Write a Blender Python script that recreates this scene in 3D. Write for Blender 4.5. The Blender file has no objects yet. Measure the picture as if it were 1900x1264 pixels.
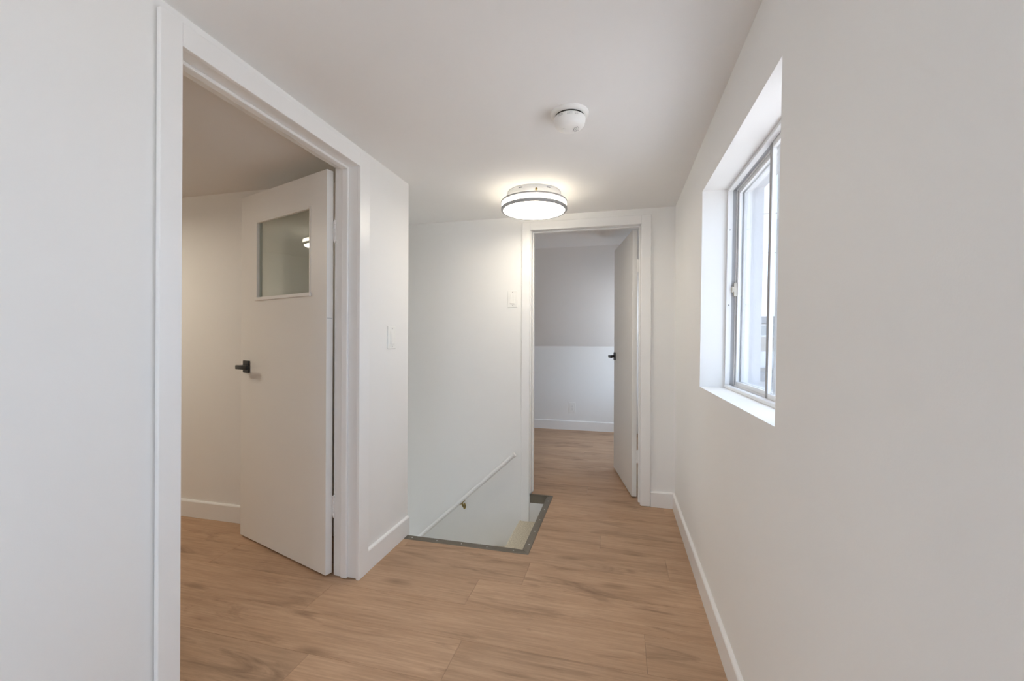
import bpy, bmesh, math, random
from mathutils import Vector, Matrix
random.seed(7)
SC = bpy.context.scene
COL = SC.collection
PI = math.pi

# ------------------------------------------------------------------ camera, sky, exposure
H_EYE = 1.19
def cam_matrix(yaw, pitch, roll):
    return Matrix.Rotation(yaw, 3, 'Z') @ Matrix.Rotation(pitch, 3, 'X') @ Matrix.Rotation(roll, 3, 'Y')
cd = bpy.data.cameras.new('camera'); cam = bpy.data.objects.new('camera', cd); COL.objects.link(cam)
R = cam_matrix(0.2462, 0.0008, -0.0040)
M = Matrix((R @ Vector((1, 0, 0)), R @ Vector((0, 0, 1)), -(R @ Vector((0, 1, 0))))).transposed()
cam.matrix_world = Matrix.Translation((0, 0, H_EYE)) @ M.to_4x4()
cd.sensor_fit = 'HORIZONTAL'; cd.sensor_width = 36.0; cd.lens = 787.452 / 1900 * 36.0
cd.clip_start = 0.02; cd.clip_end = 300
SC.camera = cam

SKY = 4.8
world = bpy.data.worlds.new('sky'); SC.world = world; world.use_nodes = True
bg = world.node_tree.nodes['Background']
bg.inputs['Color'].default_value = (0.655, 0.79, 1.0, 1); bg.inputs['Strength'].default_value = SKY

sun = bpy.data.lights.new('sun', 'SUN'); sun.energy = 25.0; sun.angle = math.radians(0.6); sun.color = (1.0, 0.95, 0.92)
so = bpy.data.objects.new('sun', sun); COL.objects.link(so)      # high and grazing along the window wall, so no direct patch falls inside
so.rotation_euler = Vector((0.10, 0.62, 0.775)).to_track_quat('Z', 'Y').to_euler()
HALL_LAMP = 17.0
ROOM_LAMP = 30.0
LAMP_COL = (1.0, 0.91, 0.75, 1)

SC.view_settings.view_transform = 'Standard'; SC.view_settings.look = 'None'
SC.view_settings.gamma = 1.0; SC.view_settings.use_curve_mapping = False
SC.view_settings.exposure = 0.05
SC.cycles.use_denoising = True
SC.cycles.max_bounces = 16; SC.cycles.diffuse_bounces = 12; SC.cycles.glossy_bounces = 6
SC.cycles.transparent_max_bounces = 24; SC.cycles.transmission_bounces = 8
SC.cycles.sample_clamp_indirect = 8.0

def portal(name, loc, rot, sx, sy):
    l = bpy.data.lights.new(name, 'AREA'); l.shape = 'RECTANGLE'; l.size = sx; l.size_y = sy
    l.cycles.is_portal = True
    o = bpy.data.objects.new(name, l); COL.objects.link(o); o.location = loc; o.rotation_euler = rot
    return o

# ------------------------------------------------------------------ constants (metres)
XL, XR, YB, YC, ZC = -1.2594, 0.3896, 3.2154, 2.3814, 2.154
XLO = -1.382            # far face of the left wall
YBO = 3.338             # far face of the back wall
YREAR = -2.3
YF = 5.72               # bedroom far wall
XO = 0.655              # outer face of exterior wall
R1X, R1Y0, R1Y1 = -4.5, -0.7, 2.25   # side room
R2X = -3.2              # bedroom left wall
KZ, SY = 1.12, 4.36     # knee wall top, start of the slope
SWX = -3.4              # stairwell far end
SZ = -2.7               # stairwell bottom

# ------------------------------------------------------------------ materials
def nm(name):
    m = bpy.data.materials.new(name); m.use_nodes = True
    nt = m.node_tree; b = nt.nodes['Principled BSDF']
    return m, nt, b
def plain(name, col, rough=0.5, metal=0.0, bump=0.0, bscale=200.0, spec=0.5):
    m, nt, b = nm(name)
    b.inputs['Base Color'].default_value = (*col, 1); b.inputs['Roughness'].default_value = rough
    b.inputs['Metallic'].default_value = metal; b.inputs['Specular IOR Level'].default_value = spec
    geo = nt.nodes.new('ShaderNodeNewGeometry')
    n = nt.nodes.new('ShaderNodeTexNoise'); n.inputs['Scale'].default_value = bscale; n.inputs['Detail'].default_value = 3
    nt.links.new(geo.outputs['Position'], n.inputs['Vector'])
    if bump:
        bp = nt.nodes.new('ShaderNodeBump'); bp.inputs['Strength'].default_value = bump; bp.inputs['Distance'].default_value = 0.002
        nt.links.new(n.outputs['Fac'], bp.inputs['Height']); nt.links.new(bp.outputs['Normal'], b.inputs['Normal'])
    # faint tone drift so that large painted surfaces are not perfectly even
    n2 = nt.nodes.new('ShaderNodeTexNoise'); n2.inputs['Scale'].default_value = 1.7; n2.inputs['Detail'].default_value = 4
    nt.links.new(geo.outputs['Position'], n2.inputs['Vector'])
    mx = nt.nodes.new('ShaderNodeMix'); mx.data_type = 'RGBA'
    mx.inputs['A'].default_value = (*[c * 0.975 for c in col], 1); mx.inputs['B'].default_value = (*[min(1, c * 1.02) for c in col], 1)
    nt.links.new(n2.outputs['Fac'], mx.inputs['Factor']); nt.links.new(mx.outputs['Result'], b.inputs['Base Color'])
    return m
def emit(name, col, s):
    m, nt, b = nm(name)
    b.inputs['Base Color'].default_value = (0.9, 0.9, 0.88, 1)
    b.inputs['Emission Color'].default_value = col; b.inputs['Emission Strength'].default_value = s
    return m
def glassy(name, tint=(1, 1, 1), refl=1.0):
    m, nt, b = nm(name); nt.nodes.remove(b)
    out = nt.nodes['Material Output']
    t = nt.nodes.new('ShaderNodeBsdfTransparent'); t.inputs['Color'].default_value = (*tint, 1)
    g = nt.nodes.new('ShaderNodeBsdfGlossy'); g.inputs['Roughness'].default_value = 0.01
    lw = nt.nodes.new('ShaderNodeLayerWeight'); lw.inputs['Blend'].default_value = 0.5      # Schlick reflectance, same for both faces
    pw = nt.nodes.new('ShaderNodeMath'); pw.operation = 'POWER'; pw.inputs[1].default_value = 5.0
    mu = nt.nodes.new('ShaderNodeMath'); mu.operation = 'MULTIPLY_ADD'; mu.inputs[1].default_value = 0.9 * refl; mu.inputs[2].default_value = 0.04 * refl; mu.use_clamp = True
    mx = nt.nodes.new('ShaderNodeMixShader')
    nt.links.new(lw.outputs['Facing'], pw.inputs[0]); nt.links.new(pw.outputs[0], mu.inputs[0]); nt.links.new(mu.outputs[0], mx.inputs[0])
    nt.links.new(t.outputs[0], mx.inputs[1]); nt.links.new(g.outputs[0], mx.inputs[2]); nt.links.new(mx.outputs[0], out.inputs[0])
    return m
def wood():
    m, nt, b = nm('oak_plank')
    N, L = nt.nodes.new, nt.links.new
    geo = N('ShaderNodeNewGeometry'); oi = N('ShaderNodeObjectInfo')
    off = N('ShaderNodeVectorMath'); off.operation = 'SCALE'; off.inputs[0].default_value = (37.0, 61.0, 13.0)
    L(oi.outputs['Random'], off.inputs['Scale'])
    add = N('ShaderNodeVectorMath'); add.operation = 'ADD'
    L(geo.outputs['Position'], add.inputs[0]); L(off.outputs[0], add.inputs[1])
    def mapped(s):
        mp = N('ShaderNodeMapping'); mp.inputs['Scale'].default_value = s; L(add.outputs[0], mp.inputs['Vector']); return mp.outputs[0]
    def noise(s, scale, det, rough=0.55, dist=0.0):
        n = N('ShaderNodeTexNoise'); n.inputs['Scale'].default_value = scale; n.inputs['Detail'].default_value = det
        n.inputs['Roughness'].default_value = rough; n.inputs['Distortion'].default_value = dist
        L(mapped(s), n.inputs['Vector']); return n.outputs['Fac']
    def ramp(f, stops):
        r = N('ShaderNodeValToRGB'); e = r.color_ramp.elements
        e[0].position, e[0].color = stops[0]; e[1].position, e[1].color = stops[-1]
        for p, c in stops[1:-1]:
            k = e.new(p); k.color = c
        L(f, r.inputs['Fac']); return r.outputs['Color']
    def mix(a, bb, fac, mode='MIX'):
        x = N('ShaderNodeMix'); x.data_type = 'RGBA'; x.blend_type = mode
        for v, k in ((a, 'A'), (bb, 'B'), (fac, 'Factor')):
            if isinstance(v, (float, int)): x.inputs[k].default_value = v
            elif isinstance(v, tuple): x.inputs[k].default_value = v
            else: L(v, x.inputs[k])
        return x.outputs['Result']
    LIGHT, MID, DARK = (0.525, 0.345, 0.222, 1), (0.430, 0.272, 0.168, 1), (0.205, 0.120, 0.070, 1)
    broad = noise((1.1, 7.0, 1), 1.6, 4, 0.55, 0.6)          # long soft bands along the plank
    base = ramp(broad, [(0.30, MID), (0.62, LIGHT)])
    smud = noise((1.7, 9.0, 1), 1.15, 5, 0.62, 1.0)          # dark drawn-out smudges
    sm = ramp(smud, [(0.545, (0, 0, 0, 1)), (0.76, (0.85, 0.85, 0.85, 1))])
    c = mix(base, DARK, sm)
    kn = N('ShaderNodeTexVoronoi'); kn.inputs['Scale'].default_value = 1.0   # scattered knots
    L(mapped((1.7, 5.2, 1)), kn.inputs['Vector'])
    kf = ramp(kn.outputs['Distance'], [(0.0, (0.75, 0.75, 0.75, 1)), (0.16, (0, 0, 0, 1))])
    c = mix(c, DARK, kf)
    fine = noise((5.0, 110.0, 1), 1.0, 4, 0.65, 0.3)
    fr = ramp(fine, [(0.30, (0.77, 0.755, 0.735, 1)), (0.70, (1.12, 1.12, 1.12, 1))])
    c = mix(c, fr, 0.75, 'MULTIPLY')
    tone = N('ShaderNodeMapRange'); tone.inputs['To Min'].default_value = 0.90; tone.inputs['To Max'].default_value = 1.10
    L(oi.outputs['Random'], tone.inputs['Value'])
    tv = N('ShaderNodeVectorMath'); tv.operation = 'SCALE'; L(c, tv.inputs[0]); L(tone.outputs[0], tv.inputs['Scale'])
    L(tv.outputs[0], b.inputs['Base Color'])
    b.inputs['Roughness'].default_value = 0.5; b.inputs['Specular IOR Level'].default_value = 0.35
    bp = N('ShaderNodeBump'); bp.inputs['Strength'].default_value = 0.12; bp.inputs['Distance'].default_value = 0.001
    L(fine, bp.inputs['Height']); L(bp.outputs['Normal'], b.inputs['Normal'])
    return m
def carpet():
    m, nt, b = nm('carpet'); N, L = nt.nodes.new, nt.links.new
    geo = N('ShaderNodeNewGeometry'); n = N('ShaderNodeTexNoise'); n.inputs['Scale'].default_value = 130; n.inputs['Detail'].default_value = 3
    L(geo.outputs['Position'], n.inputs['Vector'])
    r = N('ShaderNodeValToRGB'); r.color_ramp.elements[0].position = 0.3; r.color_ramp.elements[0].color = (0.52, 0.46, 0.35, 1)
    r.color_ramp.elements[1].position = 0.7; r.color_ramp.elements[1].color = (0.82, 0.76, 0.62, 1)
    L(n.outputs['Fac'], r.inputs['Fac']); L(r.outputs['Color'], b.inputs['Base Color']); b.inputs['Roughness'].default_value = 0.95
    bp = N('ShaderNodeBump'); bp.inputs['Strength'].default_value = 0.8; bp.inputs['Distance'].default_value = 0.006
    L(n.outputs['Fac'], bp.inputs['Height']); L(bp.outputs['Normal'], b.inputs['Normal'])
    return m
PAINT = (0.84, 0.835, 0.82)
MAT = dict(
    wall=plain('wall_paint', PAINT, 0.62, bump=0.06, bscale=260),
    ceil=plain('ceiling_paint', (0.82, 0.812, 0.80), 0.85, bump=0.05, bscale=260),
    trim=plain('trim_enamel', (0.85, 0.845, 0.835), 0.32, bump=0.03, bscale=90),
    door=plain('door_enamel', (0.82, 0.81, 0.785), 0.40, bump=0.05, bscale=70),
    vinyl=plain('window_vinyl', (0.84, 0.845, 0.85), 0.35),
    track=plain('window_track', (0.46, 0.47, 0.49), 0.5),
    alu=plain('pale_pane', (0.22, 0.25, 0.25), 0.2), dim_jamb=plain('dimmed_jamb', (0.56, 0.565, 0.60), 0.6),  # jamb colour darkened so the daylit outer reveal stays below white
    plastic=plain('white_plastic', (0.84, 0.835, 0.81), 0.35),
    black=plain('black_metal', (0.012, 0.012, 0.012), 0.38),
    nosing=plain('bronze_nosing', (0.20, 0.172, 0.135), 0.42, 0.35, bump=0.25, bscale=400),
    screw=plain('bright_screw', (0.92, 0.92, 0.90), 0.35, 0.2),
    brass=plain('aged_brass', (0.36, 0.27, 0.10), 0.35, 0.85), latch=plain('cream_latch', (0.62, 0.58, 0.50), 0.4, 0.2),
    ring=plain('brushed_nickel', (0.40, 0.40, 0.41), 0.50, 0.3),
    dark=plain('dark_gap', (0.03, 0.027, 0.022), 0.8),
    grey=plain('grey_plastic', (0.33, 0.33, 0.33), 0.5),
    ink=plain('label_ink', (0.10, 0.10, 0.10), 0.6),
    sub=plain('subfloor', (0.16, 0.12, 0.09), 0.9),
    hall_light=emit('lamp_glow', LAMP_COL, HALL_LAMP),
    room_light=emit('room_lamp_glow', LAMP_COL, ROOM_LAMP), hall_side=emit('lamp_side_glow', LAMP_COL, HALL_LAMP*0.46), room_side=emit('room_lamp_side_glow', LAMP_COL, ROOM_LAMP*0.34),
    glass=glassy('window_glass', (0.97, 0.985, 0.98), 1.0), dim_glass=glassy('dimmed_window_glass', (0.935, 0.94, 0.94), 1.0),  # hall window tint darkened to hold down daylight on the reveal
    pane=glassy('door_glass', (0.93, 0.95, 0.92), 1.4),
    wood=wood(), carpet=carpet(),
    stucco=plain('outer_stucco', (0.62, 0.63, 0.66), 0.8, bump=0.3, bscale=40),
    beige=plain('beige_siding', (0.30, 0.27, 0.23), 0.8, bump=0.2, bscale=30),
    roofing=plain('grey_shingles', (0.19, 0.19, 0.20), 0.9, bump=0.4, bscale=25),
    ground=plain('concrete_paving', (0.42, 0.415, 0.41), 0.9, bump=0.3, bscale=12),
    cable=plain('cable_sheath', (0.16, 0.16, 0.17), 0.6),
    post=plain('weathered_pole', (0.17, 0.13, 0.10), 0.9, bump=0.4, bscale=20),
)

# ------------------------------------------------------------------ helpers
def box(bm, x0, x1, y0, y1, z0, z1, mi=0):
    vs = [bm.verts.new(p) for p in ((x0,y0,z0),(x1,y0,z0),(x1,y1,z0),(x0,y1,z0),(x0,y0,z1),(x1,y0,z1),(x1,y1,z1),(x0,y1,z1))]
    fs = []
    for f in ((0,3,2,1),(4,5,6,7),(0,1,5,4),(1,2,6,5),(2,3,7,6),(3,0,4,7)):
        q = bm.faces.new([vs[i] for i in f]); q.material_index = mi; fs.append(q)
    return vs, fs
def obj(name, bm, mat, parent=None, bevel=0.0, seg=2, smooth=False, **tags):
    bmesh.ops.recalc_face_normals(bm, faces=bm.faces)
    if bevel:
        bmesh.ops.bevel(bm, geom=[e for e in bm.edges if e.calc_face_angle(0) > 0.5], offset=bevel, segments=seg, profile=0.5, affect='EDGES', clamp_overlap=True)
    me = bpy.data.meshes.new(name); bm.to_mesh(me); bm.free()
    for mm in (mat if isinstance(mat, (list, tuple)) else [mat]): me.materials.append(mm)
    if smooth:
        for p in me.polygons: p.use_smooth = True
        try: me.set_sharp_from_angle(angle=math.radians(38))
        except Exception: pass
    o = bpy.data.objects.new(name, me); COL.objects.link(o)
    if parent is not None: o.parent = parent
    for k, v in tags.items(): o[k] = v
    return o
def boxes(name, lst, mat, parent=None, bevel=0.0, **tags):
    bm = bmesh.new()
    for b in lst: box(bm, *b)
    return obj(name, bm, mat, parent, bevel, **tags)
def empty(name, loc=(0, 0, 0), rotz=0.0, **tags):
    o = bpy.data.objects.new(name, None); COL.objects.link(o); o.location = loc; o.rotation_euler = (0, 0, rotz)
    o.empty_display_size = 0.05
    for k, v in tags.items(): o[k] = v
    return o
def tube(bm, pts, r, seg=14, cap=True):
    rings = []
    n = len(pts); pts = [Vector(p) for p in pts]
    for i, p in enumerate(pts):
        t = (pts[min(i+1, n-1)] - pts[max(i-1, 0)]).normalized()
        up = Vector((0, 0, 1)) if abs(t.z) < 0.9 else Vector((0, 1, 0))
        a = t.cross(up).normalized(); b = a.cross(t)
        rr = r[i] if isinstance(r, (list, tuple)) else r
        rings.append([bm.verts.new(p + a*rr*math.cos(2*PI*k/seg) + b*rr*math.sin(2*PI*k/seg)) for k in range(seg)])
    for i in range(n-1):
        for k in range(seg):
            bm.faces.new((rings[i][k], rings[i][(k+1) % seg], rings[i+1][(k+1) % seg], rings[i+1][k]))
    if cap:
        bm.faces.new(rings[0][::-1]); bm.faces.new(rings[-1])
def lathe(bm, prof, seg=64, c=(0, 0, 0), close=True):
    rings = []
    for r, z in prof:
        if r < 1e-6: rings.append([bm.verts.new((c[0], c[1], c[2]+z))])
        else: rings.append([bm.verts.new((c[0]+r*math.cos(2*PI*k/seg), c[1]+r*math.sin(2*PI*k/seg), c[2]+z)) for k in range(seg)])
    for a, b in zip(rings, rings[1:]):
        for k in range(seg):
            k2 = (k+1) % seg
            if len(a) == 1 and len(b) == 1: continue
            if len(a) == 1: bm.faces.new((a[0], b[k], b[k2]))
            elif len(b) == 1: bm.faces.new((a[k], a[k2], b[0]))
            else: bm.faces.new((a[k], a[k2], b[k2], b[k]))
def extrude_profile(bm, prof, p0, p1, out):
    """prof = (offset from the wall, height); swept from p0 to p1 with out = unit vector away from the wall."""
    p0, p1, out = Vector(p0), Vector(p1), Vector(out)
    A = [bm.verts.new(p0 + out*o + Vector((0, 0, z))) for o, z in prof]
    B = [bm.verts.new(p1 + out*o + Vector((0, 0, z))) for o, z in prof]
    n = len(prof)
    for i in range(n): bm.faces.new((A[i], A[(i+1) % n], B[(i+1) % n], B[i]))
    bm.faces.new(A[::-1]); bm.faces.new(B)
S = 'structure'

# ------------------------------------------------------------------ room shell
# left wall with the doorway (opening y 0.95..1.872 incl. jambs)
D1A, D1B, D1T = 0.950, 1.874, 2.068
boxes('wall_left', [(XLO, XL, YREAR, D1A, 0, ZC), (XLO, XL, D1B, YC, 0, ZC), (XLO, XL, D1A, D1B, D1T, ZC)], MAT['wall'], kind=S,
      label='white painted hall wall around the near open doorway', category='wall')
# right (outer) wall with the hall window and the bedroom window
HW = (1.190, 2.250, 0.968, 1.908)     # y0 y1 z0 z1, rough opening (the finished reveal is a separate liner)
BW = (4.25, 5.50, 0.45, 1.70)
RW = (-2.00, -0.45, 0.55, 1.95)       # added fill window in the hall, behind the camera
YW = YF + 0.13
# skewed reveal: the old window opening leans a little, so it is drawn corner by corner
bm = bmesh.new()
# hall window quads measured on the inner face; outer face the same shape
HQ = ((1.222, 0.972), (2.262, 0.967), (2.207, 1.914), (1.178, 1.897))
def rect_quad(r): return ((r[0], r[2]), (r[1], r[2]), (r[1], r[3]), (r[0], r[3]))
quads = [rect_quad(RW), HQ, rect_quad(BW)]
for x in (XR, XO):
    prev = None
    for q in quads + [None]:
        v = lambda yy, zz: bm.verts.new((x, yy, zz))
        left = [(YREAR, ZC), (YREAR, -0.25)] if prev is None else [(prev[2][0], ZC), prev[2], prev[1], (prev[1][0], -0.25)]
        right = [(YW, -0.25), (YW, ZC)] if q is None else [(q[0][0], -0.25), q[0], q[3], (q[3][0], ZC)]
        bm.faces.new([v(*p) for p in left + right])
        if q is not None:
            bm.faces.new([v(*p) for p in ((q[0][0], -0.25), (q[1][0], -0.25), q[1], q[0])])
            bm.faces.new([v(*p) for p in (q[3], q[2], (q[2][0], ZC), (q[3][0], ZC))])
        prev = q
for q in quads:
    for a, b in zip(q, q[1:] + q[:1]):
        bm.faces.new([bm.verts.new(p) for p in ((XR, *a), (XR, *b), (XO, *b), (XO, *a))])
for (ya, za), (yb_, zb) in (((YREAR, -0.25), (YW, -0.25)), ((YREAR, ZC), (YW, ZC)), ((YREAR, -0.25), (YREAR, ZC)), ((YW, -0.25), (YW, ZC))):
    bm.faces.new([bm.verts.new(p) for p in ((XR, ya, za), (XR, yb_, zb), (XO, yb_, zb), (XO, ya, za))])
bmesh.ops.remove_doubles(bm, verts=bm.verts, dist=0.0004)
obj('wall_right', bm, MAT['wall'], kind=S, label='long plain white wall holding the deep window opening', category='wall')
# back wall with the bedroom doorway; goes down into the stairwell
D2A, D2B, D2T = -0.668, 0.170, 2.056
boxes('wall_back', [(SWX, D2A, YB, YBO, SZ, ZC), (D2A, -0.475, YB, YBO, SZ, -0.014), (-0.475, D2B, YB, YBO, -0.25, -0.014), (D2B, XR, YB, YBO, -0.25, ZC), (D2A, D2B, YB, YBO, D2T, ZC)],
      MAT['wall'], kind=S, label='white wall behind the stairwell with the far doorway', category='wall')
RX0, RX1, RZ0, RZ1 = -0.95, 0.05, 0.75, 1.95      # added rear window for fill daylight, behind the viewer
boxes('wall_rear', [(XLO, RX0, YREAR - 0.12, YREAR, -0.25, ZC), (RX1, XO, YREAR - 0.12, YREAR, -0.25, ZC), (RX0, RX1, YREAR - 0.12, YREAR, -0.25, RZ0), (RX0, RX1, YREAR - 0.12, YREAR, RZ1, ZC)], MAT['wall'], kind=S, label='white end wall of the hall behind the viewer', category='wall')
# side room
boxes('wall_far', [(R1X - 0.1, XLO, R1Y1, YC, 0, ZC)], MAT['wall'], kind=S, label='white wall seen through the near doorway behind the open door', category='wall')
boxes('wall_west', [(R1X - 0.1, R1X, R1Y0 - 0.1, R1Y1, 0, ZC)], MAT['wall'], kind=S, label='hidden end wall of the small side room', category='wall')
boxes('wall_south', [(R1X, XLO, R1Y0 - 0.1, R1Y0, 0, ZC)], MAT['wall'], kind=S, label='hidden near wall of the small side room', category='wall')
# stairwell
boxes('wall_stairwell', [(SWX, -0.50, 2.30, 2.352, SZ, -0.012), (SWX - 0.1, SWX, 2.25, 2.40, SZ, ZC), (SWX - 0.1, SWX, 3.15, YBO, SZ, ZC), (SWX - 0.1, SWX, 2.40, 3.15, SZ, -1.70), (SWX - 0.1, SWX, 2.40, 3.15, -0.10, ZC), (SWX, -0.40, 2.30, YBO, SZ - 0.1, SZ), (-0.517, -0.40, 2.352, YB, SZ, -0.25)], MAT['wall'], kind=S,
      label='white walls enclosing the stair opening below the floor', category='wall')
# bedroom
boxes('wall_north', [(R2X - 0.1, XO, YF, YW, -0.25, ZC)], MAT['wall'], kind=S, label='low white bedroom knee wall seen through the far doorway', category='wall')
boxes('wall_bedroom', [(R2X - 0.1, R2X, YBO, YF, -0.25, ZC)], MAT['wall'], kind=S, label='hidden side wall of the far bedroom', category='wall')
# ceilings
boxes('ceiling', [(R1X - 0.1, XO, YREAR - 0.12, SY, ZC, ZC + 0.12)], MAT['ceil'], kind=S, label='flat white ceiling with the round lamp and smoke alarm', category='ceiling')
bm = bmesh.new()
prof = [(SY, ZC), (SY, ZC + 0.12), (YW, KZ + 0.12), (YW, KZ - 0.1), (YF, KZ)]
A = [bm.verts.new((R2X - 0.1, y, z)) for y, z in prof]; B = [bm.verts.new((XO, y, z)) for y, z in prof]
for i in range(5): bm.faces.new((A[i], A[(i+1) % 5], B[(i+1) % 5], B[i]))
bm.faces.new(A[::-1]); bm.faces.new(B)
obj('ceiling_slope', bm, MAT['ceil'], kind=S, label='sloped white attic ceiling in the far bedroom', category='ceiling')

# ------------------------------------------------------------------ floor: subfloor and single planks
PT = 0.012
STX = -0.503      # floor edge beside the stair opening
STY = 2.340       # floor edge in front of the stair opening
STB = 3.222       # floor edge behind the opening (threshold)
floor = boxes('floor', [(R1X, XR, YREAR, STY, -0.25, -PT), (STX, XR, STY, STB, -0.25, -PT), (R2X, XR, YBO, YF, -0.25, -PT), (-0.66, XR, STB, YBO, -0.0135, -PT)], MAT['sub'], kind=S,
              label='floor of warm oak coloured planks through hall and rooms', category='floor')
ROW, Y0, LEN = 0.215, 1.375, 1.45
fixed = {0: -0.60, 1: 0.105, 2: -0.67, 3: -0.455, 4: 0.25, 5: -0.1, 6: -0.62}
def spans(y0, y1):
    """x-intervals of floor for pieces of the row [y0, y1]"""
    out = []
    for a, b, xa, xb in ((YREAR, R1Y0, XL, XR), (R1Y0, R1Y1 - 0.0, R1X, XR), (R1Y1, STY, XL, XR), (STY, STB, STX, XR), (STB, YBO, -0.655, XR), (YBO, YF, R2X, XR)):
        lo, hi = max(a, y0), min(b, y1)
        if hi - lo > 0.003: out.append((lo, hi, xa, xb))
    return out
k0 = int(math.floor((YREAR - Y0) / ROW)); k1 = int(math.ceil((YF - Y0) / ROW))
rng = random.Random(3)
for k in range(k0, k1):
    y0, y1 = Y0 + k*ROW, Y0 + (k+1)*ROW
    j = fixed.get(k, rng.uniform(-0.9, 0.5))
    xs = [j + LEN*n for n in range(-5, 4)]
    for xa, xb in zip(xs, xs[1:]):
        bm = bmesh.new(); any_ = False
        pieces = []
        for lo, hi, fa, fb in spans(y0, y1):
            a, b = max(xa, fa), min(xb, fb)
            if b - a > 0.01: pieces.append([a, b, lo, hi])
        # merge pieces of one plank that share an x-range
        merged = []
        for p in pieces:
            if merged and abs(merged[-1][0]-p[0]) < 1e-6 and abs(merged[-1][1]-p[1]) < 1e-6 and abs(merged[-1][3]-p[2]) < 1e-6: merged[-1][3] = p[3]
            else: merged.append(p)
        for a, b, lo, hi in merged:
            g, c = 0.0003, 0.0008
            ea, eb = (g if abs(a-xa) < 1e-6 else 0), (g if abs(b-xb) < 1e-6 else 0)
            a1, b1 = a+ea, b-eb
            l1, h1 = lo + (g if abs(lo-y0) < 1e-6 else 0), hi - (g if abs(hi-y1) < 1e-6 else 0)
            bot = [bm.verts.new(p) for p in ((a1,l1,-PT),(b1,l1,-PT),(b1,h1,-PT),(a1,h1,-PT))]
            mid = [bm.verts.new(p) for p in ((a1,l1,-c*.8),(b1,l1,-c*.8),(b1,h1,-c*.8),(a1,h1,-c*.8))]
            top = [bm.verts.new(p) for p in ((a1+c,l1+c,0),(b1-c,l1+c,0),(b1-c,h1-c,0),(a1+c,h1-c,0))]
            for i in range(4):
                n = (i+1) % 4
                bm.faces.new((bot[i], bot[n], mid[n], mid[i])); bm.faces.new((mid[i], mid[n], top[n], top[i]))
            bm.faces.new(top); bm.faces.new(bot[::-1]); any_ = True
        if any_: obj('plank', bm, MAT['wood'], floor)
        else: bm.free()

# ------------------------------------------------------------------ baseboards
BBH, BBT = 0.112, 0.0145
BP = [(0, 0), (BBT, 0), (BBT, BBH - 0.009), (BBT - 0.003, BBH - 0.004), (BBT - 0.009, BBH), (0, BBH)]
def baseboard(name, p0, p1, out, label, h=1.0, parent=None):
    bm = bmesh.new(); extrude_profile(bm, [(o, z*h) for o, z in BP], p0, p1, out)
    return obj(name, bm, MAT['trim'], parent, kind=S, label=label, category='baseboard')
baseboard('baseboard_right', (XR, YREAR, 0), (XR, YB, 0), (-1, 0, 0), 'white baseboard running along the window wall')
baseboard('baseboard_back', (0.226, YB, 0), (XR - BBT, YB, 0), (0, -1, 0), 'short white baseboard right of the far door casing')
bm = bmesh.new()
extrude_profile(bm, BP, (XL, 1.936, 0), (XL, YC, 0), (1, 0, 0))
obj('baseboard_left', bm, MAT['trim'], kind=S, label='short white baseboard between the near door casing and the stair opening', category='baseboard')
baseboard('baseboard_near', (XL, YREAR, 0), (XL, 0.908, 0), (1, 0, 0), 'white baseboard left of the near door casing')
baseboard('baseboard_far', (R1X, R1Y1, 0), (XLO, R1Y1, 0), (0, -1, 0), 'white baseboard seen behind the open near door', 1.0)
baseboard('baseboard_north', (R2X, YF, 0), (XR, YF, 0), (0, -1, 0), 'white baseboard along the bedroom knee wall', 1.10)
baseboard('baseboard_bedroom', (XR, YBO, 0), (XR, YF - BBT, 0), (-1, 0, 0), 'white baseboard hidden behind the bedroom door')

# ------------------------------------------------------------------ door casings, jambs, stops
CT = 0.018
def board(name, lst, parent, bevel=0.0025, mat='trim'):
    return boxes(name, lst, MAT[mat], parent, bevel)
t1 = empty('trim_1', (XL, 1.41, 0), kind=S, label='white flat casing and jamb around the near doorway', category='door frame')
def at(o, parent):      # keep world placement under a parent that has a location
    o.parent = parent; o.matrix_parent_inverse = parent.matrix_world.inverted(); return o
bpy.context.view_layer.update()
def part(parent, name, lst, mat='trim', bevel=0.0025):
    o = boxes(name, lst, MAT[mat], None, bevel); bpy.context.view_layer.update(); return at(o, parent)
XC = XL + CT
part(t1, 'casing', [(XL + 0.004, XC + 0.001, 0.906, 0.970, 0, 2.121)])
part(t1, 'casing', [(XL, XC, 1.852, 1.936, 0, 2.121)])
part(t1, 'casing', [(XL, XC, 0.970, 1.852, 2.051, 2.121)])
part(t1, 'jamb', [(XLO, XL, D1A, 0.966, 0.004, D1T)], bevel=0.0015)
part(t1, 'jamb', [(XLO, XL, 1.858, D1B, 0.004, D1T)], bevel=0.0015)
part(t1, 'jamb', [(XLO, XL, 0.966, 1.858, 2.055, D1T)], bevel=0.0015)
part(t1, 'stop', [(-1.343, -1.308, 0.966, 0.979, 0.004, 2.055)], bevel=0.004)
part(t1, 'stop', [(-1.343, -1.308, 1.845, 1.858, 0.004, 2.055)], bevel=0.004)
part(t1, 'stop', [(-1.343, -1.308, 0.979, 1.845, 2.042, 2.055)], bevel=0.004)
# casing on the side-room face
part(t1, 'back_casing', [(XLO - 0.016, XLO, 0.888, 0.958, 0, 2.13)])
part(t1, 'back_casing', [(XLO - 0.016, XLO, 1.868, 1.935, 0, 2.13)])
part(t1, 'back_casing', [(XLO - 0.016, XLO, 0.958, 1.868, 2.062, 2.13)])

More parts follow.
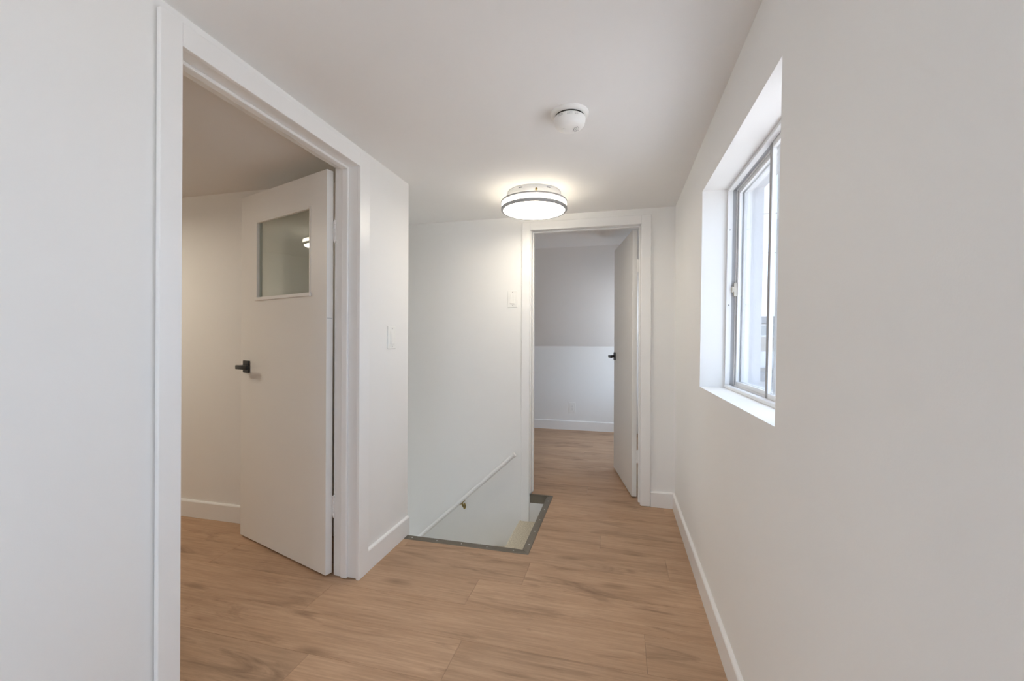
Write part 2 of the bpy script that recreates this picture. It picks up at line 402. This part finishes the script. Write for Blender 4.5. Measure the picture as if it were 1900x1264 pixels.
t2 = empty('trim_2', (-0.25, YB, 0), kind=S, label='white flat casing and jamb around the far bedroom doorway', category='door frame')
bpy.context.view_layer.update()
part(t2, 'casing', [(-0.727, -0.664, YB - CT, YB, -0.205, 2.104)])
part(t2, 'casing', [(0.158, 0.224, YB - CT, YB, 0.003, 2.104)])
part(t2, 'casing', [(-0.664, 0.158, YB - CT, YB, 2.040, 2.104)])
part(t2, 'jamb', [(D2A, -0.656, YB, YBO, 0.012, D2T)], bevel=0.0015)
part(t2, 'jamb', [(0.154, D2B, YB, YBO, 0.003, D2T)], bevel=0.0015)
part(t2, 'jamb', [(-0.656, 0.154, YB, YBO, 2.044, D2T)], bevel=0.0015)
part(t2, 'stop', [(-0.656, -0.644, 3.258, 3.294, 0.012, 2.044)], bevel=0.003)
part(t2, 'stop', [(0.142, 0.154, 3.258, 3.294, 0.004, 2.044)], bevel=0.003)
part(t2, 'stop', [(-0.644, 0.142, 3.258, 3.294, 2.032, 2.044)], bevel=0.003)

# ------------------------------------------------------------------ door leaves
# local frame of a door: x runs from the hinge edge to the free edge, -y is the face that is seen, z up
def lever(parent, s, z, hand, face=0.0, sign=-1):
    """square rose and straight lever; sign -1 sits on the seen face"""
    h = empty('door_handle', (s, face, z)); h.parent = parent; h['label'] = 'matt black lever handle on a square rose'
    bm = bmesh.new(); box(bm, -0.034, 0.034, min(0, sign*0.009), max(0, sign*0.009), -0.036, 0.036)
    obj('rose', bm, MAT['black'], h, 0.003)
    bm = bmesh.new()
    tube(bm, [(0, sign*0.006, 0), (0, sign*0.045, 0)], 0.0115, 16)
    box(bm, min(-0.012*hand, 0.112*hand), max(-0.012*hand, 0.112*hand), min(sign*0.042, sign*0.062), max(sign*0.042, sign*0.062), -0.0125, 0.0115)
    obj('lever', bm, MAT['black'], h, 0.004, smooth=True)
def hinge(parent, z0, z1, x, y):
    h = empty('hinge', (x, y, z0)); h.parent = parent
    H = z1 - z0
    bm = bmesh.new()
    for i in range(5): tube(bm, [(0, 0, H*(i+.04)/5), (0, 0, H*(i+.96)/5)], 0.0062, 12)
    tube(bm, [(0, 0, H), (0, 0, H + 0.007)], [0.0075, 0.004], 12); tube(bm, [(0, 0, -0.007), (0, 0, 0)], [0.004, 0.0075], 12)
    obj('knuckle', bm, MAT['trim'], h, smooth=True)
    bm = bmesh.new(); box(bm, 0.002, 0.0165, -0.002, 0.0022, 0.001, H - 0.001); box(bm, -0.012, -0.002, -0.0015, 0.0015, 0.001, H - 0.001)
    obj('hinge_leaf', bm, MAT['trim'], h)
    return h
TH = 0.036
# door 1: hinge edge (-1.412,1.833) -> free edge (-2.22,2.097)
a, b = Vector((-1.4175, 1.832)), Vector((-2.2185, 2.0945)); d = (b - a).normalized(); W = (b - a).length
d1 = empty('door_1', (a.x, a.y, 0), math.atan2(d.y, d.x), kind=S, label='white door with small square glass pane standing open into the side room', category='door')
# with x along d the seen face looks towards +y (local), so build with the thickness on the -y side
PS0, PS1, PZ0, PZ1 = 0.135, 0.675, 1.424, 1.884
DZ0, DZ1 = 0.012, 2.046
bm = bmesh.new()
for r in ((0, PS0, -TH, 0, DZ0, DZ1), (PS1, W, -TH, 0, DZ0, DZ1), (PS0, PS1, -TH, 0, DZ0, PZ0), (PS0, PS1, -TH, 0, PZ1, DZ1)): box(bm, *r)
bmesh.ops.remove_doubles(bm, verts=bm.verts, dist=1e-5)
ld = obj('door_leaf', bm, MAT['door'], d1)
bd = 0.013
boxes('glazing_bead', [(PS0, PS0 + bd, -0.012, 0.003, PZ0, PZ1)], MAT['door'], d1, 0.0025)
boxes('glazing_bead', [(PS1 - bd, PS1, -0.012, 0.003, PZ0, PZ1)], MAT['door'], d1, 0.0025)
boxes('glazing_bead', [(PS0 + bd, PS1 - bd, -0.012, 0.003, PZ1 - bd, PZ1)], MAT['door'], d1, 0.0025)
boxes('glazing_bead', [(PS0 - 0.004, PS1 + 0.004, -0.012, 0.009, PZ0 - 0.006, PZ0 + bd)], MAT['trim'], d1, 0.003)
boxes('glass_pane', [(PS0 + 0.001, PS1 - 0.001, -0.024, -0.020, PZ0 + 0.001, PZ1 - 0.001)], MAT['pane'], d1)
lever(d1, 0.772, 1.030, -1, 0.0, +1)
lever(d1, 0.772, 1.030, -1, -TH, -1)
hinge(d1, 1.690, 1.795, -0.012, -TH - 0.002); hinge(d1, 0.300, 0.398, -0.012, -TH - 0.002)
# strike and latch plate marks on the hinge edge
boxes('edge_plate', [(-0.0008, 0.001, -TH + 0.004, -0.004, 1.30, 1.302)], MAT['grey'], d1)
# door 2: hinge side at the right jamb of the far doorway, swung into the bedroom
a, b = Vector((0.100, 3.346)), Vector((-0.0415, 4.085)); d = (b - a).normalized(); W2 = (b - a).length
d2 = empty('door_2', (a.x, a.y, 0), math.atan2(d.y, d.x), kind=S, label='plain white door standing open into the far bedroom', category='door')
boxes('door_leaf', [(0, W2, -TH, 0, 0.012, 2.036)], MAT['door'], d2, 0.0015)
lever(d2, W2 - 0.050, 1.052, -1, 0.0, +1)
lever(d2, W2 - 0.050, 1.052, -1, -TH, -1)
hinge(d2, 1.715, 1.805, -0.007, -TH - 0.003); hinge(d2, 0.275, 0.362, -0.007, -TH - 0.003)

# ------------------------------------------------------------------ hall window (horizontal slider in a deep reveal)
w1 = empty('window_1', (XR + 0.15, 1.72, 0.97), kind=S, label='white sliding window set deep in the right hand wall', category='window')
bpy.context.view_layer.update()
def lerp(p, q, t): return tuple(x + (y - x)*t for x, y in zip(p, q))
nb, fb, ft, nt4 = HQ
def inset(q, i):      # shrink the leaning opening by i
    nb, fb, ft, nt_ = q
    return ((nb[0]+i, nb[1]+i), (fb[0]-i, fb[1]+i), (ft[0]-i, ft[1]-i), (nt_[0]+i, nt_[1]-i))
def ringframe(name, q_out, wdt, x0, x1, mat, parent, bevel=0.0015):
    """four mitred bars between a quad and the same quad inset by wdt"""
    qi = inset(q_out, wdt); bm = bmesh.new()
    for i in range(4):
        j = (i+1) % 4
        v = [bm.verts.new((x, *p)) for x in (x0, x1) for p in (q_out[i], q_out[j], qi[j], qi[i])]
        for f in ((0,1,2,3),(7,6,5,4),(0,4,5,1),(1,5,6,2),(2,6,7,3),(3,7,4,0)): bm.faces.new([v[n] for n in f])
    o = obj(name, bm, MAT[mat], None, bevel); bpy.context.view_layer.update(); return at(o, parent)
fx0 = XR + 0.110
ringframe('frame', HQ, 0.014, fx0, fx0 + 0.022, 'vinyl', w1)
ringframe('frame_channel', HQ, 0.009, fx0 + 0.022, fx0 + 0.038, 'track', w1, 0)
ringframe('frame_rib', HQ, 0.016, fx0 + 0.038, fx0 + 0.042, 'vinyl', w1, 0)
ringframe('frame_channel', HQ, 0.009, fx0 + 0.042, fx0 + 0.060, 'track', w1, 0)
ringframe('frame_rib', HQ, 0.016, fx0 + 0.060, fx0 + 0.064, 'vinyl', w1, 0)
ringframe('frame_channel', HQ, 0.009, fx0 + 0.064, fx0 + 0.080, 'track', w1, 0)
ringframe('outer_frame', HQ, 0.026, fx0 + 0.080, fx0 + 0.100, 'vinyl', w1)
def sash(name, t0, t1, xc, label, stile=0.022):
    nb, fb, ft, nt_ = inset(HQ, 0.0105)
    q = (lerp(nb, fb, t0), lerp(nb, fb, t1), lerp(nt_, ft, t1), lerp(nt_, ft, t0))
    s = empty(name, (xc, 0, 0)); bpy.context.view_layer.update(); at(s, w1); bpy.context.view_layer.update()
    if label: s['label'] = label
    ringframe('sash_frame', q, stile, xc - 0.0065, xc + 0.0065, 'vinyl', s)
    qi = inset(q, stile - 0.003); bm = bmesh.new()
    v = [bm.verts.new((x, *p)) for x in (xc - 0.002, xc + 0.002) for p in qi]
    for f in ((0,1,2,3),(7,6,5,4),(0,4,5,1),(1,5,6,2),(2,6,7,3),(3,7,4,0)): bm.faces.new([v[n] for n in f])
    o = obj('glass_pane', bm, MAT['dim_glass']); bpy.context.view_layer.update(); at(o, s)
    return s, q
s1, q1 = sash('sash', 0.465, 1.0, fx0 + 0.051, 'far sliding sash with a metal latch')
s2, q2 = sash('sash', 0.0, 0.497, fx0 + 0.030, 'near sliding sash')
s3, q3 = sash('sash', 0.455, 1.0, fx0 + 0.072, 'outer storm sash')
# aluminium interlock on the meeting stile
bm = bmesh.new()
(yb0, zb0), (yt0, zt0) = lerp(q2[0], q2[1], 1.0), lerp(q2[3], q2[2], 1.0)
v = []
for x in (fx0 + 0.0225, fx0 + 0.0238):
    for (y, z) in ((yb0 - 0.022, zb0 + 0.004), (yb0 + 0.001, zb0 + 0.004), (yt0 + 0.001, zt0 - 0.004), (yt0 - 0.022, zt0 - 0.004)): v.append(bm.verts.new((x, y, z)))
for f in ((0,1,2,3),(7,6,5,4),(0,4,5,1),(1,5,6,2),(2,6,7,3),(3,7,4,0)): bm.faces.new([v[n] for n in f])
o = obj('interlock_strip', bm, MAT['grey']); bpy.context.view_layer.update(); at(o, s2)
# latch on the far stile
yl = lerp((q1[1][0], 0), (q1[2][0], 0), 0.5)[0]
bm = bmesh.new(); box(bm, fx0 + 0.030, fx0 + 0.046, yl - 0.016, yl + 0.004, 1.405, 1.470); tube(bm, [(fx0 + 0.026, yl - 0.010, 1.425), (fx0 + 0.026, yl - 0.010, 1.452)], 0.006, 10)
o = obj('latch', bm, MAT['latch'], None, 0.002); bpy.context.view_layer.update(); at(o, s1)
for z in (1.365, 1.72):
    bm = bmesh.new(); lathe(bm, [(0.0035, 0), (0.003, 0.001), (0, 0.0012)], 10)
    bmesh.ops.rotate(bm, verts=bm.verts, cent=(0, 0, 0), matrix=Matrix.Rotation(PI/2, 3, 'X'))
    t = (z - 0.967) / 0.947; yy = fb[0] + (ft[0]-fb[0])*t - 0.0142
    bmesh.ops.translate(bm, verts=bm.verts, vec=(fx0 + 0.011, yy, z))
    o = obj('screw', bm, MAT['grey']); bpy.context.view_layer.update(); at(o, w1)
portal('portal_hall', (XO + 0.01, 1.72, 1.44), (0, PI/2, 0), 0.98, 1.10)

ringframe('outer_jamb', HQ, 0.006, fx0 + 0.100, XO + 0.001, 'dim_jamb', w1, 0)
boxes('roof_slab', [(XO, 4.2, 3.9, 6.4, 0.10, 0.26)], MAT['roofing'], kind=S, label='added unseen dark slab keeping ground light out of the bedroom window', category='roof')  # unseen slab added to block ground bounce onto the bedroom slope
# bedroom window and added rear-hall fill windows (out of view): fixed frame and glass
def simple_window(name, r, label):
    w = empty(name, (XR + 0.15, (r[0]+r[1])/2, r[2]), kind=S, label=label, category='window'); bpy.context.view_layer.update()
    q = rect_quad(r); ringframe('frame', q, 0.035, XR + 0.12, XR + 0.19, 'vinyl', w)
    o = boxes('glass_pane', [(XR + 0.153, XR + 0.157, r[0] + 0.03, r[1] - 0.03, r[2] + 0.03, r[3] - 0.03)], MAT['glass']); bpy.context.view_layer.update(); at(o, w)
    portal('portal_' + name, (XO + 0.01, (r[0]+r[1])/2, (r[2]+r[3])/2), (0, PI/2, 0), r[3]-r[2], r[1]-r[0])
simple_window('window_2', BW, 'bedroom window hidden behind the open far door')
simple_window('fill_window_3', RW, 'added unseen side window giving fill daylight behind the viewer')

w4 = empty('fill_window_4', ((RX0+RX1)/2, YREAR, RZ0), kind=S, label='added unseen end window giving fill daylight behind the viewer', category='window'); bpy.context.view_layer.update()
part(w4, 'frame', [(RX0, RX1, YREAR - 0.09, YREAR - 0.04, RZ0, RZ0 + 0.04), (RX0, RX1, YREAR - 0.09, YREAR - 0.04, RZ1 - 0.04, RZ1), (RX0, RX0 + 0.04, YREAR - 0.09, YREAR - 0.04, RZ0, RZ1), (RX1 - 0.04, RX1, YREAR - 0.09, YREAR - 0.04, RZ0, RZ1)], 'vinyl', 0)
part(w4, 'glass_pane', [(RX0 + 0.03, RX1 - 0.03, YREAR - 0.067, YREAR - 0.063, RZ0 + 0.03, RZ1 - 0.03)], 'glass', 0)
portal('portal_rear', ((RX0+RX1)/2, YREAR - 0.13, (RZ0+RZ1)/2), (PI/2, 0, 0), RX1-RX0, RZ1-RZ0)

w5 = empty('fill_window_5', (SWX - 0.05, 2.775, -1.7), kind=S, label='added unseen window brightening the stairwell from below', category='window'); bpy.context.view_layer.update()  # added opening that sends daylight onto the stairwell wall and carpet
part(w5, 'frame', [(SWX - 0.08, SWX - 0.03, 2.40, 2.44, -1.70, -0.10), (SWX - 0.08, SWX - 0.03, 3.11, 3.15, -1.70, -0.10), (SWX - 0.08, SWX - 0.03, 2.44, 3.11, -1.70, -1.66), (SWX - 0.08, SWX - 0.03, 2.44, 3.11, -0.14, -0.10)], 'vinyl', 0)
part(w5, 'glass_pane', [(SWX - 0.06, SWX - 0.056, 2.435, 3.115, -1.665, -0.135)], 'glass', 0)
portal('portal_stairs', (SWX - 0.11, 2.775, -0.90), (0, -PI/2, 0), 1.60, 0.75)

# ------------------------------------------------------------------ ceiling lamps
def lamp(name, x, y, glow, side, label):
    L = empty(name, (x, y, ZC), label=label, category='lamp')
    bm = bmesh.new(); lathe(bm, [(0, 0), (0.172, 0), (0.172, -0.018), (0.178, -0.022), (0.178, -0.052), (0.165, -0.054), (0, -0.054)], 72)
    obj('ceiling_pan', bm, MAT['trim'], L, smooth=True)
    for k in range(6):
        bm = bmesh.new()
        an = 2*PI*k/6 - 1.95; R0 = 0.1722
        tube(bm, [Vector((R0*math.cos(an + 0.02*i), R0*math.sin(an + 0.02*i), -0.012)) for i in range(8)], 0.0032, 8)
        obj('pan_slot', bm, MAT['grey'], L)
    bm = bmesh.new(); an = -1.30; q = Vector((0.178*math.cos(an), 0.178*math.sin(an), -0.036)); tube(bm, [q, q + Vector((0.014*math.cos(an), 0.014*math.sin(an), 0))], 0.007, 12)
    obj('thumb_screw', bm, MAT['brass'], L, smooth=True)
    bm = bmesh.new(); lathe(bm, [(0.176, -0.056), (0.206, -0.056), (0.211, -0.060), (0.211, -0.104), (0.206, -0.108)], 96)
    obj('side_diffuser', bm, side, L, smooth=True)
    bm = bmesh.new(); lathe(bm, [(0.186, -0.0555), (0.210, -0.0545), (0.2135, -0.0555), (0.2155, -0.0580), (0.2155, -0.0660), (0.2105, -0.0680)], 96)
    obj('upper_ring', bm, MAT['ring'], L, smooth=True)
    bm = bmesh.new(); lathe(bm, [(0.2105, -0.0965), (0.2150, -0.0980), (0.2155, -0.110), (0.2110, -0.1155), (0.2010, -0.1155), (0.1995, -0.111)], 96)
    obj('lower_ring', bm, MAT['ring'], L, smooth=True)
    bm = bmesh.new(); lathe(bm, [(0.2025, -0.109), (0.2, -0.1115), (0.15, -0.1135), (0.08, -0.1145), (0, -0.115)], 96)
    obj('diffuser', bm, glow, L, smooth=True)
    return L
lamp('ceiling_lamp', -0.540, 2.725, MAT['hall_light'], MAT['hall_side'], 'round lit flush ceiling lamp with two nickel rings above the stairwell')
lamp('ceiling_lamp', -3.25, 1.33, MAT['room_light'], MAT['room_side'], 'round ceiling lamp of the side room, seen only as reflection in the door pane')

# ------------------------------------------------------------------ smoke alarm
sm = empty('smoke_alarm', (-0.205, 1.800, ZC), label='white round smoke alarm on the ceiling nearer than the lamp', category='smoke alarm')
bm = bmesh.new(); lathe(bm, [(0, 0), (0.080, 0), (0.080, -0.006), (0.074, -0.012), (0.066, -0.0145), (0, -0.0145)], 64)
obj('mounting_plate', bm, MAT['plastic'], sm, smooth=True)
bm = bmesh.new(); lathe(bm, [(0, -0.013), (0.061, -0.013), (0.061, -0.024), (0, -0.024)], 64)
obj('vent_gap', bm, MAT['dark'], sm, smooth=True)
bm = bmesh.new(); lathe(bm, [(0.056, -0.0215), (0.0635, -0.0215), (0.0665, -0.025), (0.0660, -0.038), (0.0625, -0.050), (0.054, -0.0605), (0.040, -0.0665), (0.020, -0.0695), (0, -0.0700)], 64)
obj('alarm_body', bm, MAT['plastic'], sm, smooth=True)
bm = bmesh.new()
for i in range(4):                       # sounder slots on the face
    for k in range(5):
        an = -0.4 + 0.28*k; r = 0.018 + 0.0065*i; q = Vector((r*math.cos(an), r*math.sin(an), -0.0690 + (0.0 if i < 2 else 0.0010*(i-1)**1.4)))
        tube(bm, [q, q + Vector((0, 0, -0.0014))], 0.0016, 8)
obj('sounder_slots', bm, MAT['grey'], sm)['kind'] = 'stuff'
bm = bmesh.new(); lathe(bm, [(0.010, -0.0680), (0.010, -0.0712), (0, -0.0716)], 24, (-0.020, -0.008, 0.001))
obj('test_button', bm, MAT['plastic'], sm, smooth=True)
bm = bmesh.new()
rl = random.Random(5)                    # tiny print on the rim label, facing the hall
for an0, n in ((-2.25, 7), (-1.60, 6), (-1.12, 4)):
    for i in range(n):
        for row in range(2):
            an = an0 + 0.055*i; r = 0.0666; wv = rl.uniform(0.012, 0.024)
            p = [Vector((r*math.cos(t), r*math.sin(t), z)) for t, z in ((an, -0.0275-row*0.005), (an+wv*1.6, -0.0275-row*0.005), (an+wv*1.6, -0.0300-row*0.005), (an, -0.0300-row*0.005))]
            q = [v*1.004 for v in p]
            vs = [bm.verts.new(v) for v in p + q]
            for f in ((3,2,1,0),(4,5,6,7),(0,1,5,4),(1,2,6,5),(2,3,7,6),(3,0,4,7)): bm.faces.new([vs[n_] for n_ in f])
obj('rim_print', bm, MAT['grey'], sm)['kind'] = 'stuff'

# ------------------------------------------------------------------ switches and outlet (local frame: x along wall, -y away from wall, z up)
def plate(name, loc, rotz, w, h, kind, label):
    e = empty(name, loc, rotz, label=label, category='outlet' if kind == 'outlet' else 'switch')
    bm = bmesh.new(); box(bm, -w/2, w/2, -0.0055, 0.0, -h/2, h/2); obj('cover_plate', bm, MAT['plastic'], e, 0.0025)
    if kind == 'outlet':
        bm = bmesh.new(); box(bm, -0.0185, 0.0185, -0.0075, -0.004, -0.037, 0.037); obj('receptacle', bm, MAT['plastic'], e, 0.0012)
        bm = bmesh.new()
        for zc in (0.018, -0.018):
            box(bm, -0.0085, -0.0055, -0.0082, -0.0070, zc - 0.001, zc + 0.008); box(bm, 0.0055, 0.0085, -0.0082, -0.0070, zc - 0.001, zc + 0.008)
            tube(bm, [(0, -0.0082, zc - 0.008), (0, -0.0070, zc - 0.008)], 0.0028, 10)
        obj('slots', bm, MAT['grey'], e)
    else:
        bm = bmesh.new(); box(bm, -0.0205, 0.0205, -0.0062, -0.004, -0.0385, 0.0385); obj('rocker_frame', bm, MAT['plastic'], e, 0.0008)
        bm = bmesh.new(); vs, _ = box(bm, -0.0185, 0.0185, -0.0085, -0.004, -0.0365, 0.0365)
        for v in vs:
            if v.co.y < -0.008: v.co.y = -0.0115 if v.co.z < 0 else -0.0068     # rocker tipped in at the top
        obj('rocker', bm, MAT['plastic'], e, 0.0008)
        if kind == 'dimmer':
            bm = bmesh.new(); box(bm, -0.011, -0.0075, -0.0095, -0.006, 0.004, 0.030); box(bm, 0.003, 0.006, -0.0095, -0.006, 0.004, 0.030); obj('slide_rail', bm, MAT['plastic'], e)
    for s in (-1, 1):
        bm = bmesh.new(); tube(bm, [(0, -0.0068, s*h*0.40), (0, -0.0048, s*h*0.40)], 0.0030, 10); obj('screw', bm, MAT['grey'] if kind != 'outlet' else MAT['plastic'], e)
    return e
plate('light_switch', (XL, 2.183, 1.206), PI/2, 0.086, 0.128, 'rocker', 'white rocker switch on the wall end beside the near doorway')
plate('light_switch', (-0.804, YB, 1.517), 0.0, 0.078, 0.130, 'dimmer', 'white light switch on the wall left of the far door casing')
plate('power_outlet', (-0.600, YF, 0.296), 0.0, 0.086, 0.140, 'outlet', 'white duplex outlet low on the bedroom knee wall')

# ------------------------------------------------------------------ stair opening: bronze nosing strips
def strip(name, loc, L, rotz, screws, label, drop, m0=0.0, m1=0.0, top=0.043):
    """local x along the strip, +y towards the opening; m0/m1 cut the ends at a mitre"""
    e = empty(name, loc, rotz, label=label, category='floor trim', group='bronze edge strips of the stair opening')
    bm = bmesh.new()
    P = [(0, 0), (top, 0)]
    pts = [(0.0 + m0*0, 0), (L, 0), (L - m1*top, top), (m0*top, top)]
    lo = [bm.verts.new((x, y, 0.0)) for x, y in pts]; hi = [bm.verts.new((x + (0.002 if i in (0, 3) else -0.002), y + (0.003 if i < 2 else 0), 0.0045)) for i, (x, y) in enumerate(pts)]
    for i in range(4): bm.faces.new((lo[i], lo[(i+1) % 4], hi[(i+1) % 4], hi[i]))
    bm.faces.new(hi); bm.faces.new(lo[::-1])
    obj('strip', bm, MAT['nosing'], e)
    bm = bmesh.new(); box(bm, m0*top, L - m1*top, top - 0.004, top, -drop, 0.0035); obj('drop_flange', bm, MAT['nosing'], e, 0.001)
    bm = bmesh.new()
    for i in range(4): box(bm, 0.004 + m0*top*(0.3+.17*i), L - 0.004 - m1*top*(0.3+.17*i), top*(0.28 + 0.17*i) - 0.001, top*(0.28 + 0.17*i) + 0.001, 0.0040, 0.0052)
    obj('tread_ridges', bm, MAT['nosing'], e)
    for x in screws:
        bm = bmesh.new(); lathe(bm, [(0.0034, 0.0045), (0.0030, 0.0058), (0, 0.0062)], 12, (x, top*0.45, 0)); obj('screw', bm, MAT['screw'], e, smooth=True)
    return e
# front strip from the wall end to the right corner
strip('edge_strip', (-1.2445, 2.3115, 0.0), 0.7605, 0.0, (0.045, 0.205, 0.36, 0.515, 0.672), 'bronze edge strip along the near side of the stair opening', 0.06, 0, 1)
# right strip from the near corner towards the far doorway: local x = +Y world, local +y = -X world
strip('edge_strip', (-0.482, 2.3115, 0.0), 0.915, PI/2, (0.11, 0.285, 0.46, 0.64, 0.80), 'bronze edge strip along the right side of the stair opening', 0.06, 1, 0.6)
# threshold strip at the far side: local x = -X world, local +y = -Y
strip('edge_strip', (-0.484, 3.2345, 0.0), 0.176, PI, (), 'short bronze edge strip below the far door jamb', 0.060, 0.6, 0, top=0.020)
# ------------------------------------------------------------------ stairs
st = empty('staircase', (-0.6, 2.78, SZ), label='carpeted stairs descending to the left below the floor opening', category='stairs')
bpy.context.view_layer.update()
RIS, RUN = 0.200, 0.205
for i in range(11):
    x1 = -0.519 - RUN*i; x0 = x1 - RUN; z = -RIS*(i+1) - (0.02 if i else 0)
    if z < SZ + 0.05: break
    bm = bmesh.new(); box(bm, x0 - 0.02, x1, 2.353, YB - 0.001, z - 0.04, z)
    o = obj('tread', bm, MAT['carpet'], None, 0.012); bpy.context.view_layer.update(); at(o, st)
    bm = bmesh.new(); box(bm, x0, x0 + 0.012, 2.353, YB - 0.001, z - RIS, z - 0.04)
    o = obj('riser', bm, MAT['carpet'], None); bpy.context.view_layer.update(); at(o, st)

# ------------------------------------------------------------------ handrail
hr = empty('handrail', (-1.16, YB, 0), label='slim white round handrail descending along the stairwell wall', category='handrail')
bpy.context.view_layer.update()
p0, p1 = Vector((-0.771, 3.163, 0.318)), Vector((-2.75, 3.163, 0.318 - 1.979*0.914))
bm = bmesh.new(); tube(bm, [p0, p1], 0.0155, 18); o = obj('rail', bm, MAT['trim'], None, smooth=True); bpy.context.view_layer.update(); at(o, hr)
bm = bmesh.new(); dr = (p0 - p1).normalized(); tube(bm, [p0 - dr*0.022, p0 + dr*0.004], 0.0185, 18); o = obj('end_cap', bm, MAT['trim'], None, 0.002, smooth=True); bpy.context.view_layer.update(); at(o, hr)
for xb in (-1.196, -2.35):
    zb = 0.318 + (xb - p0.x)*0.914
    b_ = empty('bracket', (xb, YB, zb)); bpy.context.view_layer.update(); at(b_, hr); bpy.context.view_layer.update()
    b_['label'] = 'aged brass rail bracket'
    bm = bmesh.new(); lathe(bm, [(0.019, 0), (0.019, 0.003), (0.013, 0.006), (0, 0.006)], 20)
    bmesh.ops.scale(bm, verts=bm.verts, vec=(0.62, 1.3, 1))
    bmesh.ops.rotate(bm, verts=bm.verts, cent=(0, 0, 0), matrix=Matrix.Rotation(PI/2, 3, 'X')); bmesh.ops.translate(bm, verts=bm.verts, vec=(xb, YB, zb - 0.068))
    o = obj('wall_rosette', bm, MAT['brass'], None, smooth=True); bpy.context.view_layer.update(); at(o, b_)
    bm = bmesh.new(); tube(bm, [(xb, YB - 0.004, zb - 0.066), (xb, YB - 0.03, zb - 0.058), (xb, YB - 0.046, zb - 0.042), (xb, 3.163, zb - 0.022)], [0.008, 0.0075, 0.007, 0.0075], 12)
    o = obj('bracket_arm', bm, MAT['brass'], None, smooth=True); bpy.context.view_layer.update(); at(o, b_)
    bm = bmesh.new(); u = (p1 - p0).normalized(); q = Vector((xb, 3.163, zb - 0.0215)); tube(bm, [q - u*0.03, q + u*0.03], 0.0045, 8)
    o = obj('saddle', bm, MAT['brass'], None); bpy.context.view_layer.update(); at(o, b_)

# ------------------------------------------------------------------ outside
boxes('ground', [(-40, 90, -60, 110, -3.3, -3.1)], MAT['ground'], kind=S, label='grey pavement far below outside the window', category='ground')
nh = empty('neighbour_house', (7.5, 23.0, -3.1), label='pale beige neighbouring building glimpsed through the hall window', category='building')
bpy.context.view_layer.update()
HX0, HX1, HY0, HY1 = 2.2, 13.5, 20.0, 29.0
part(nh, 'wall', [(HX0, HX1, HY0, HY1, -3.1, 2.0)], 'beige', 0)
part(nh, 'flat_roof', [(HX0 - 0.25, HX1 + 0.25, HY0 - 0.25, HY1 + 0.25, 1.96, 2.26)], 'roofing', 0.02)
part(nh, 'white_band', [(HX0, HX1, HY0 - 0.05, HY0 + 0.01, 0.10, 0.78)], 'stucco', 0.01)
part(nh, 'roof_slab', [(HX0 + 0.2, HX1 - 0.2, HY0 - 1.1, HY0 + 0.02, -0.40, -0.05)], 'roofing', 0.02)
part(nh, 'lower_wall', [(HX0, HX1, HY0 - 0.05, HY0 + 0.01, -3.1, -0.40)], 'stucco', 0)
for x in (2.8, 5.0, 7.2, 9.4, 11.6):
    wv = empty('window', (x + 0.8, HY0, 1.42)); bpy.context.view_layer.update(); at(wv, nh); bpy.context.view_layer.update()
    part(wv, 'frame', [(x, x + 1.6, HY0 - 0.05, HY0 + 0.02, 1.40, 1.94)], 'stucco', 0.01)
    part(wv, 'pane', [(x + 0.08, x + 1.52, HY0 - 0.06, HY0 - 0.045, 1.47, 1.87)], 'alu', 0)
for z in (3.6 + 0.06, 4.72):
    bm = bmesh.new(); tube(bm, [(1.0 + 13*i/12, 12.80, z - 0.10*math.sin(PI*i/12)) for i in range(13)], 0.012, 6)
    c = obj('utility_cable', bm, MAT['cable'], None, label='upper thin cable crossing the sky in the window' if z > 4 else 'lower thin cable crossing the sky in the window', category='cable')
for x in (1.0, 14.0):
    bm = bmesh.new(); tube(bm, [(x, 13.0, -3.1), (x, 13.0, 5.3)], [0.15, 0.10], 14); box(bm, x - 0.05, x + 0.05, 12.3, 13.7, 4.95, 5.07)
    obj('utility_pole', bm, MAT['post'], None, label='wooden utility pole carrying the cables, nearer the hall wall' if x < 5 else 'wooden utility pole carrying the cables, out beyond the street', category='pole')
